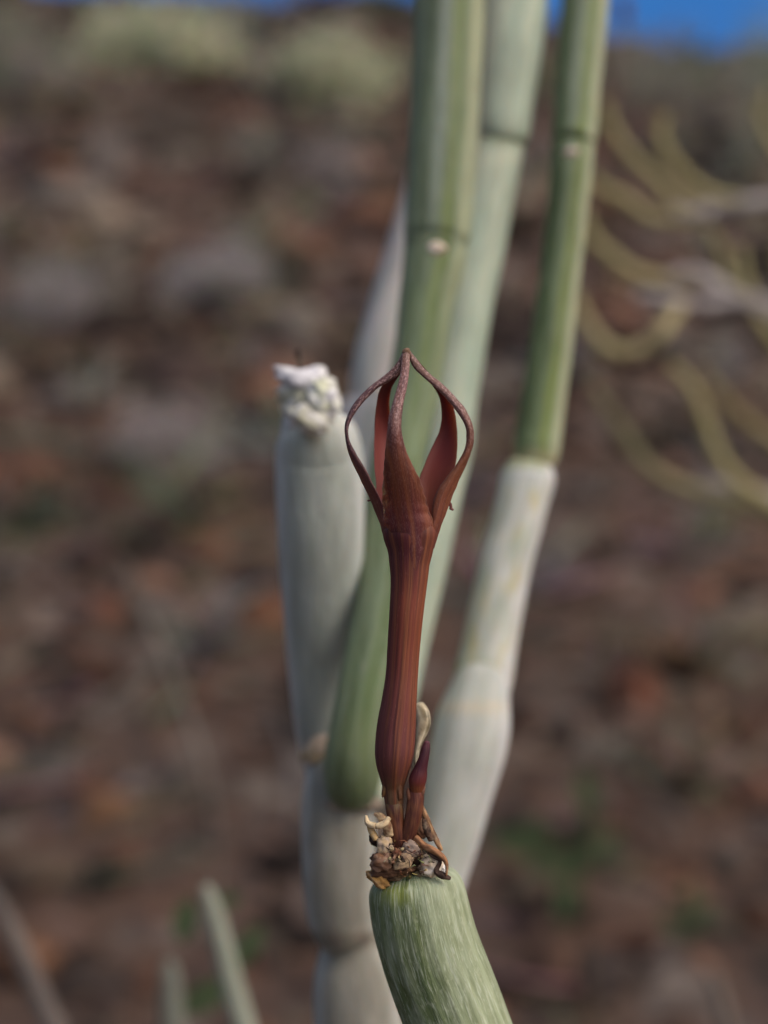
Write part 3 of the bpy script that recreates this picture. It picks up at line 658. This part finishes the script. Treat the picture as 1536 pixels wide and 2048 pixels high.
petal(TH['C'], cc([(722, 80, 756, 80), (700, 125, 766, 120), (692, 175, 766, 170), (684, 300, 757, 300), (655, 427, 738, 427), (618, 555, 710, 555), (585, 683, 692, 683), (576, 768, 690, 768), (568, 853, 702, 853), (553, 981, 738, 981), (545, 1109, 802, 1109), (535, 1237, 860, 1237), (533, 1365, 900, 1365), (538, 1493, 935, 1480), (540, 1560, 968, 1560), (575, 1620, 945, 1620), (640, 1707, 896, 1707), (700, 1870, 850, 1870), (745, 2050, 805, 2050), (765, 2150, 785, 2150)]),
      [(700, 7), (800, 9), (850, 10), (890, 5), (930, 3), (1030, 2.6), (1060, 2), (1180, 1.2)], [(700, 0), (850, -4), (900, -10), (940, -13), (980, -20), (1045, -37), (1080, -11), (1120, -3), (1180, 0)], [(700, 0), (1060, 0)], col_outer, 'front petal, a thin rod above a broad maroon blade', M_petal, rough_n=.08, seedv=10, n=170, seg=40, v2=-.9, off=[(960, 0), (1045, 35), (1080, 10), (1120, 4), (1180, 6)])
# tiny tooth on the right margin and on the left one
blob('petal_tooth', 903, 1018, .1597, 5, 3, 4, srgb(120, 70, 70), M_petal, flower, rot=-.5, seed=3, sub=2)
blob('petal_tooth', 901, 1011, .1597, 3.5, 9, 3, srgb(104, 54, 52), M_petal, flower, rot=.25, seed=5, sub=2)
blob('petal_tooth', 738, 1001, .1600, 4, 2, 3, srgb(120, 70, 70), M_petal, flower, rot=.2, seed=4, sub=2)
blob('petal_tip', 812.5, 703, .1597, 8.5, 7, 8, srgb(138, 108, 84), M_tip, flower, seed=8, bump=.15)

# pedicel, bud, husk
def cf_ped(s, a, q):
    py = pyof(q); return mixc(keys([(1570, srgb(112, 82, 56)), (1605, srgb(98, 84, 52)), (1640, srgb(124, 74, 46)), (1700, srgb(92, 52, 40))], py), srgb(70, 34, 30), .5 + 1.0 * nz((math.cos(a) * 3, math.sin(a) * 3, py / 25)))
px_stem('flower_stalk', [(788, 1590, .161, 24), (788, 1602, .161, 34), (789, 1618, .1609, 36), (792, 1640, .1609, 32), (796, 1670, .161, 31), (800, 1700, .1615, 36)], M_bud, front, cf_ped, n=40, seg=36, wob=.08, seed=51)
blob('sepal', 798, 1578, .1603, 6, 26, 6, srgb(96, 62, 40), M_bud, front, rot=.1, seed=3, bump=.15)
blob('sepal', 772, 1570, .1606, 6, 26, 6, srgb(104, 74, 44), M_bud, front, rot=-.28, seed=4, bump=.15)
def cf_bud(s, a, q):
    py = pyof(q); return keys([(1480, srgb(98, 50, 62)), (1500, srgb(64, 26, 38)), (1540, srgb(72, 26, 38)), (1565, srgb(98, 40, 38)), (1580, srgb(120, 66, 40))], py)
bud = px_stem('flower_bud', [(854, 1486, .1600, 12), (851, 1500, .1600, 18), (847, 1518, .1600, 21), (842, 1535, .1601, 26), (838, 1550, .1602, 33), (835, 1562, .1603, 35), (834, 1574, .1604, 30), (833, 1584, .1605, 24)],
        M_bud, front, cf_bud, n=40, seg=32, wob=.05, seed=52, cap_len=.8)
def cf_bp(s, a, q):
    py = pyof(q); return mixc(keys([(1570, srgb(104, 48, 44)), (1620, srgb(112, 68, 42)), (1680, srgb(84, 48, 38))], py), srgb(78, 38, 32), .45 + nz((math.cos(a) * 3, math.sin(a) * 3, py / 18)))
px_stem('bud_stalk', [(833, 1574, .1606, 28), (832, 1590, .1606, 33), (829, 1620, .1606, 35), (823, 1650, .1607, 34), (816, 1675, .161, 34), (812, 1695, .1615, 40)], M_bud, front, cf_bp, n=34, seg=32, wob=.10, seed=53)
blob('sepal', 846, 1582, .1603, 4, 12, 4, srgb(120, 78, 60), M_bud, front, rot=-.25, seed=7, bump=.15, sub=2)
blob('sepal', 817, 1588, .1602, 4, 14, 4, srgb(112, 70, 50), M_bud, front, rot=.1, seed=9, bump=.15, sub=2)
# dry husk behind the tube
def cf_husk(s, a, q): return mixc(srgb(214, 204, 178), srgb(116, 104, 80), .4 + 1.3 * nz((math.cos(a) * 3, math.sin(a) * 3, s * 9)))
px_stem('dry_husk', [(838, 1410, .1640, 20), (843, 1425, .1640, 30), (845, 1445, .1640, 32), (842, 1462, .164, 27), (837, 1480, .164, 19), (832, 1500, .1642, 15), (830, 1530, .1645, 14), (830, 1600, .165, 13), (826, 1680, .1645, 14)], M_dry, front, cf_husk, n=50, seg=24, wob=.22, seed=54)

# scar tissue at the stem top
TAN = srgb(190, 164, 128); BR = srgb(118, 84, 62); DK = srgb(54, 38, 32); GRY = srgb(168, 158, 150)
SC = [ # px, py, depth, rx, ry, rz, colour, colour 2, rotation
 (798, 1690, .1628, 40, 34, 34, DK, BR, 0), (834, 1716, .1618, 22, 26, 18, BR, DK, .2), (784, 1668, .1612, 16, 22, 12, BR, TAN, .2),
 (800, 1722, .1630, 54, 34, 46, BR, DK, 0), (770, 1690, .1606, 17, 20, 14, srgb(200, 186, 170), TAN, .4), (766, 1724, .1603, 25, 19, 16, srgb(150, 122, 106), BR, .3),
 (823, 1698, .1604, 20, 17, 14, GRY, srgb(150, 130, 116), 0), (806, 1722, .1601, 21, 16, 13, srgb(176, 150, 128), TAN, .5), (794, 1706, .1600, 9, 10, 8, srgb(132, 70, 52), BR, .2),
 (758, 1757, .1615, 26, 15, 20, srgb(190, 146, 86), srgb(170, 128, 70), -.6), (862, 1729, .1610, 22, 25, 20, srgb(236, 224, 208), srgb(214, 190, 160), -.4),
 (846, 1748, .1618, 26, 12, 18, srgb(204, 182, 148), srgb(160, 150, 100), .2), (888, 1738, .1612, 9, 9, 8, srgb(236, 234, 232), srgb(214, 210, 204), 0),
 (748, 1680, .1616, 9, 14, 10, srgb(70, 62, 66), DK, .2), (841, 1655, .1608, 13, 22, 12, DK, BR, .3), (790, 1740, .1612, 46, 13, 24, DK, BR, .12), (783, 1752, .1618, 40, 9, 22, srgb(100, 84, 58), DK, .1)]
for i, (px, py, d, rx, ry, rz, c1, c2, ro) in enumerate(SC):
    blob('scar_knob', px, py, d, rx, ry, rz, c1 if i in (10, 12) else mixc(c1, BR, .45), M_dry if i not in (10, 12) else M_chalk, front, rot=ro, seed=i * 1.3 + 60, bump=.2, col2=c2, freq=1.8, sub=4)
rs = random.Random(5); ch = Acc()
for i in range(90):   # papery crumbs and fibres between the scars
    a = rs.uniform(0, 6.28); rr = rs.random() ** .5; px = 800 + 56 * rr * math.cos(a) + 16 * rr; py = 1716 + 38 * rr * math.sin(a) + 14 * rr * math.cos(a) * .3
    m = pm(D0); c0 = P(px, py, .1597 + .0012 * rr * rr - .0005 * rs.random()); cc1 = rs.choice([TAN, BR, DK, BR, srgb(140, 108, 82), DK])
    if rs.random() < .4:
        dr = Vector((rs.gauss(0, 1), rs.gauss(0, .4), rs.gauss(0, 1))).normalized() * rs.uniform(5, 14) * m; bd = Vector((rs.gauss(0, 1), rs.gauss(0, 1), rs.gauss(0, 1))) * 3 * m
        v_, f_ = tube_raw([c0 - dr, c0 + bd, c0 + dr], [m * .8, m * 1.2, m * .3], 5)
    else:
        bv, bf = ico(1); f1 = rs.uniform(2.5, 6.5); ax = Vector((rs.gauss(0, 1), rs.gauss(0, 1), rs.gauss(0, 1))).normalized()
        v_ = [c0 + (v - ax * v.dot(ax) * .7) * f1 * m * rs.uniform(.6, 1.3) for v in bv]; f_ = bf
    ch.add(v_, f_, tuple(c * rs.uniform(.6, 1.1) for c in cc1))
mesh_obj('scar_crumbs', ch.V, ch.F, M_dry, front, cols=ch.C)['kind'] = 'stuff'
def strip(name, tab, c1, c2, seed):
    return px_stem(name, tab, M_dry, front, lambda s, a, q: mixc(c1, c2, .5 + 1.2 * nz((math.cos(a) * 2 + seed, math.sin(a) * 2, s * 8))), n=40, seg=16, wob=.35, seed=seed)
strip('dry_bract', [(732, 1632, .1606, 6), (736, 1646, .1604, 12), (752, 1652, .1602, 13), (768, 1648, .1601, 13), (778, 1636, .1602, 9)], srgb(226, 206, 168), TAN, 71)
strip('dry_bract', [(750, 1628, .1608, 8), (762, 1634, .1606, 16), (774, 1650, .1606, 22), (780, 1670, .1606, 18)], TAN, BR, 72)
strip('dry_bract', [(738, 1652, .1608, 9), (744, 1664, .1608, 13), (752, 1678, .1608, 12)], srgb(206, 170, 110), TAN, 73)
strip('dry_bract', [(843, 1612, .1612, 8), (852, 1636, .1610, 13), (862, 1660, .1608, 13), (874, 1684, .1606, 12), (882, 1700, .1606, 9)], srgb(176, 138, 100), BR, 74)
strip('dry_bract', [(832, 1675, .1604, 13), (848, 1690, .1601, 14), (868, 1700, .1599, 14), (886, 1714, .1598, 12), (894, 1730, .1599, 8), (893, 1750, .160, 5)], srgb(184, 132, 92), BR, 75)
strip('dry_bract', [(850, 1700, .1603, 8), (866, 1712, .1602, 9), (880, 1722, .1602, 8), (872, 1742, .1602, 11), (884, 1751, .1602, 14), (900, 1757, .1603, 7)], srgb(96, 74, 64), DK, 76)
strip('dry_bract', [(846, 1640, .1606, 10), (854, 1662, .1604, 14), (862, 1680, .1604, 12)], srgb(104, 78, 62), DK, 77)

# ------------------------------------------------------------------ mid-distance thin plants
def lone(name, label, cat, tab, c1, c2, mat=M_stem, lean=(0, 0), n=40, r=None, leaves=(), group=None, seed=1):
    last = tab[-1]; q = P(last[0], last[1], last[2]); g_ = Vector((q.x + lean[0], q.y + lean[1], 0)); g_.z = ground_z(g_.x, g_.y)
    t = thing(name, label, cat, g_, group); rr = last[3] * .5 * pm(last[2])
    px_stem('stem', tab, mat, t, lambda s, a, q: mixc(c1, c2, .5 + nz((math.cos(a) * 2 + seed, math.sin(a) * 2, s * 6))), n=n, extra_world=to_ground(last[0], last[1], last[2], rr, lean), wob=.05, seg=16, seed=seed)
    for (px, py, d, L_, W, ang) in leaves:
        leaf_mesh(px, py, d, L_, W, ang, t)
    return t
def leaf_mesh(px, py, d, L_, W, ang, t, colr=srgb(64, 78, 54)):
    m = pm(d); V = []; F = []; C = []; n = 8
    for i in range(n + 1):
        s = i / n; w_ = W * math.sin(math.pi * min(1, s * .95 + .05)) ** .8
        for k, e in enumerate((-1, 0, 1)):
            x = L_ * (s - .5); y = w_ * e * .5
            X = x * math.cos(ang) - y * math.sin(ang); Y = x * math.sin(ang) + y * math.cos(ang)
            V.append(P(px, py, d) + (RT * X + UP * Y + FW * (abs(e) * -W * .15 + L_ * .15 * s * s)) * m); C.append(mixc(colr, srgb(78, 90, 62), s))
    for i in range(n):
        for k in range(2): F.append((i * 3 + k, i * 3 + k + 1, i * 3 + k + 4, i * 3 + k + 3))
    return mesh_obj('leaf', V, F, M_leaf, t, cols=C)
DGL = 'thin pale stalks rising at the foot of the picture'
lone('pale_stalk', 'pale grey green pointed stalk at the bottom, left of the thick pale stems', 'succulent',
     [(412, 1775, .33, 22), (424, 1810, .33, 34), (440, 1870, .33, 40), (462, 1960, .33, 45), (490, 2060, .33, 48), (520, 2160, .33, 50)], srgb(148, 154, 138), srgb(160, 164, 150), lean=(.03, .02),
     leaves=[(372, 1838, .40, 90, 50, 1.3), (500, 1890, .40, 100, 46, 1.0), (415, 1990, .42, 130, 60, .5), (455, 1800, .42, 60, 30, .2)], group=DGL, seed=81)
lone('pale_stalk', 'short blurred grey stalk left of the pointed pale one at the very bottom', 'succulent',
     [(338, 1925, .40, 24), (340, 1960, .40, 44), (345, 2060, .40, 50), (350, 2150, .40, 50)], srgb(124, 126, 116), srgb(108, 108, 100), group=DGL, seed=82)
lone('dead_stalk', 'grey brown dead stalk leaning across the bottom left corner', 'twig',
     [(-20, 1770, .42, 20), (10, 1830, .41, 34), (50, 1920, .40, 42), (85, 2000, .39, 44), (115, 2070, .38, 46), (160, 2180, .37, 46)], srgb(112, 98, 92), srgb(92, 80, 74), M_stem, seed=83, group=None)
lone('dead_stalk', 'faint greyish dead stalk in the bottom right corner', 'twig',
     [(1425, 1950, .5, 22), (1440, 1990, .5, 30), (1458, 2060, .5, 32), (1480, 2160, .5, 34)], srgb(118, 104, 98), srgb(100, 90, 84), M_stem, seed=84)
lone('dead_stalk', 'long thin grey dead stalk on the left, pointing down towards the pale stalk', 'twig',
     [(250, 1120, .85, 8), (290, 1220, .85, 10), (330, 1310, .84, 11), (365, 1400, .83, 11), (400, 1500, .82, 10), (420, 1580, .82, 8), (430, 1640, .82, 6)], srgb(140, 130, 122), srgb(112, 104, 98), M_stem, seed=85)
# green seedling right of the front stem
q, d = ground_at(1150, 1790)
sg = thing('seedling', 'dark green leafy seedling on the ground right of the foreground stem', 'plant', q)
px_stem('stem', [(1175, 1600, d * .9, 12), (1165, 1680, d * .93, 14), (1155, 1760, d * .97, 14), (1150, 1800, d, 14)], M_stem, sg, lambda s, a, q: srgb(60, 80, 48), n=12, seg=10)
for (px, py, L_, W, an) in [(1178, 1590, 110, 50, 1.9), (1040, 1685, 130, 60, -.3), (1120, 1720, 130, 56, .2), (1200, 1700, 120, 50, .7), (1135, 1790, 110, 50, 1.4), (1180, 1640, 80, 40, 1.2), (1080, 1660, 80, 40, 2.6)]:
    leaf_mesh(px, py, d * .93, L_, W, an, sg, srgb(54, 70, 46))
q, d = ground_at(1370, 1880)
sg2 = thing('seedling', 'tiny dull green seedling near the lower right, above the grey dead stalk', 'plant', q)
px_stem('stem', [(1385, 1820, d * .95, 10), (1372, 1880, d, 10)], M_stem, sg2, lambda s, a, q: srgb(60, 80, 48), n=8, seg=10)
for (px, py, L_, W, an) in [(1400, 1830, 80, 36, .9), (1350, 1850, 80, 36, 2.3), (1380, 1790, 60, 30, 1.5)]:
    leaf_mesh(px, py, d * .96, L_, W, an, sg2, srgb(60, 72, 50))

# ---- sprawling yellow stemmed plant on the right
yb = P(1640, 1150, .62)
yp = thing('sprawling_shrub', 'sprawling plant with curved yellow green stems and pale dead twigs at the right', 'shrub', Vector((yb.x, yb.y, ground_z(yb.x, yb.y))))
YS = srgb(140, 134, 92); YS2 = srgb(158, 146, 108); PT = srgb(186, 178, 176)
def ystem(tab_,  c1=YS, c2=YS2, mat=M_ystem, name='stem', n=36, sd_=1):
    tab = [(a, b, c, w_ * .68) for a, b, c, w_ in tab_]
    return px_stem(name, tab, mat, yp, lambda s, a, q: mixc(c1, c2, .5 + nz((math.cos(a) * 2 + sd_, math.sin(a), s * 4))), n=n, seg=14, wob=.06, seed=sd_)
D = .60
ystem([(1205, 205, D, 26), (1225, 260, D, 34), (1260, 310, D, 38), (1310, 360, D, 38), (1345, 400, D, 40), (1390, 420, D, 40)], sd_=1)
ystem([(1330, 230, D, 24), (1320, 275, D, 34), (1345, 325, D, 38), (1385, 370, D, 40), (1430, 395, D, 40), (1480, 405, D, 40)], sd_=2)
ystem([(1180, 350, D, 26), (1205, 380, D, 36), (1250, 400, D, 38), (1290, 430, D, 38), (1340, 440, D, 36), (1400, 430, D, 36)], sd_=3)
ystem([(1168, 430, D, 26), (1185, 480, D, 38), (1230, 520, D, 42), (1275, 550, D, 40), (1330, 560, D, 38), (1400, 560, D, 40)], sd_=4)
ystem([(1150, 590, D * .95, 30), (1170, 640, D * .95, 40), (1205, 690, D * .95, 44), (1250, 706, D * .95, 46), (1295, 690, D * .95, 44), (1330, 655, D * .95, 40), (1360, 610, D, 34)], sd_=5, c2=srgb(168, 152, 120))
ystem([(1535, 180, D, 26), (1520, 230, D, 30), (1545, 290, D, 34), (1600, 340, D, 34)], sd_=6)
ystem([(1340, 730, D, 26), (1380, 770, D, 36), (1405, 830, D, 40), (1430, 900, D, 42), (1470, 960, D, 44), (1540, 1010, D, 46), (1640, 1100, D, 50)], sd_=7)
ystem([(1410, 745, D * 1.05, 24), (1450, 800, D * 1.05, 34), (1500, 850, D * 1.05, 36), (1560, 900, D * 1.05, 36), (1640, 1050, D * 1.05, 40)], sd_=8, c2=srgb(130, 112, 84))
ystem([(1185, 770, D * 1.05, 22), (1215, 820, D * 1.05, 34), (1250, 870, D * 1.05, 40), (1290, 930, D * 1.05, 42), (1370, 975, D * 1.05, 42), (1480, 1000, D * 1.05, 42), (1600, 1060, D * 1.05, 42)], sd_=9, c1=srgb(120, 116, 92))
ystem([(1480, 500, D, 26), (1490, 560, D, 34), (1510, 620, D, 36), (1545, 680, D, 38), (1620, 760, D, 38)], sd_=10)
ystem([(1410, 450, D * 1.05, 22), (1440, 500, D * 1.05, 36), (1450, 550, D * 1.05, 36), (1480, 600, D, 36)], sd_=11, c1=srgb(122, 116, 84))
ystem([(1290, 590, D, 18), (1240, 570, D, 26), (1200, 560, D, 20)], sd_=12, c1=srgb(120, 100, 84), c2=srgb(130, 110, 84))
ystem([(1640, 1050, D, 46), (1660, 900, D, 44), (1650, 760, D, 42), (1600, 620, D, 40), (1560, 520, D, 38), (1600, 400, D, 38)], sd_=13)
for i, tab in enumerate([[(1350, 420, D, 34), (1400, 425, D, 42), (1450, 412, D, 36), (1520, 405, D, 38), (1600, 400, D, 40)],
                         [(1330, 560, D, 30), (1380, 548, D, 40), (1430, 570, D, 40), (1480, 600, D, 34), (1560, 640, D, 34)],
                         [(1275, 590, D, 30), (1320, 600, D, 44), (1380, 612, D, 40), (1450, 606, D, 40), (1500, 600, D, 34), (1600, 640, D, 36)],
                         [(1400, 960, D * 1.05, 22), (1450, 975, D * 1.05, 34), (1500, 980, D * 1.05, 34), (1600, 1020, D * 1.05, 34)]]):
    px_stem('dead_branch', [(a, b, c, w_ * .8) for a, b, c, w_ in tab], M_twig, yp, lambda s, a, q: mixc(PT, srgb(140, 132, 130), .5 + nz((a, s * 6, i))), n=30, seg=14, wob=.12, seed=90 + i)
px_stem('rootstock', [(1640, 1100, D, 50), (1650, 1200, D, 54), (1655, 1300, D, 56)], M_twig, yp, lambda s, a, q: srgb(120, 112, 96), n=12, seg=14, extra_world=to_ground(1655, 1320, D, .004), seed=99)
# small dry flower head against the sea, carried on a wiry stalk behind the right stem
hd = .60
hq = P(1245, 700, hd * 1.0)
ht = thing('dead_flower_head', 'small brown dead flower head right of the right stem, against the blue sea', 'dried flower', Vector((hq.x, hq.y, ground_z(hq.x, hq.y))))
px_stem('flower_head', [(1243, 0, hd, 14), (1247, 15, hd, 26), (1250, 32, hd, 22), (1250, 44, hd, 10)], M_twig, ht, lambda s, a, q: mixc(srgb(120, 84, 62), srgb(84, 60, 52), .5 + nz((a, s * 5, 0))), n=16, seg=12, wob=.2)
px_stem('stalk', [(1250, 44, hd, 5), (1238, 200, hd, 5), (1225, 500, hd, 6), (1230, 700, hd, 6)], M_twig, ht, lambda s, a, q: srgb(110, 96, 80), n=14, seg=8, extra_world=to_ground(1230, 700, hd, .0006))
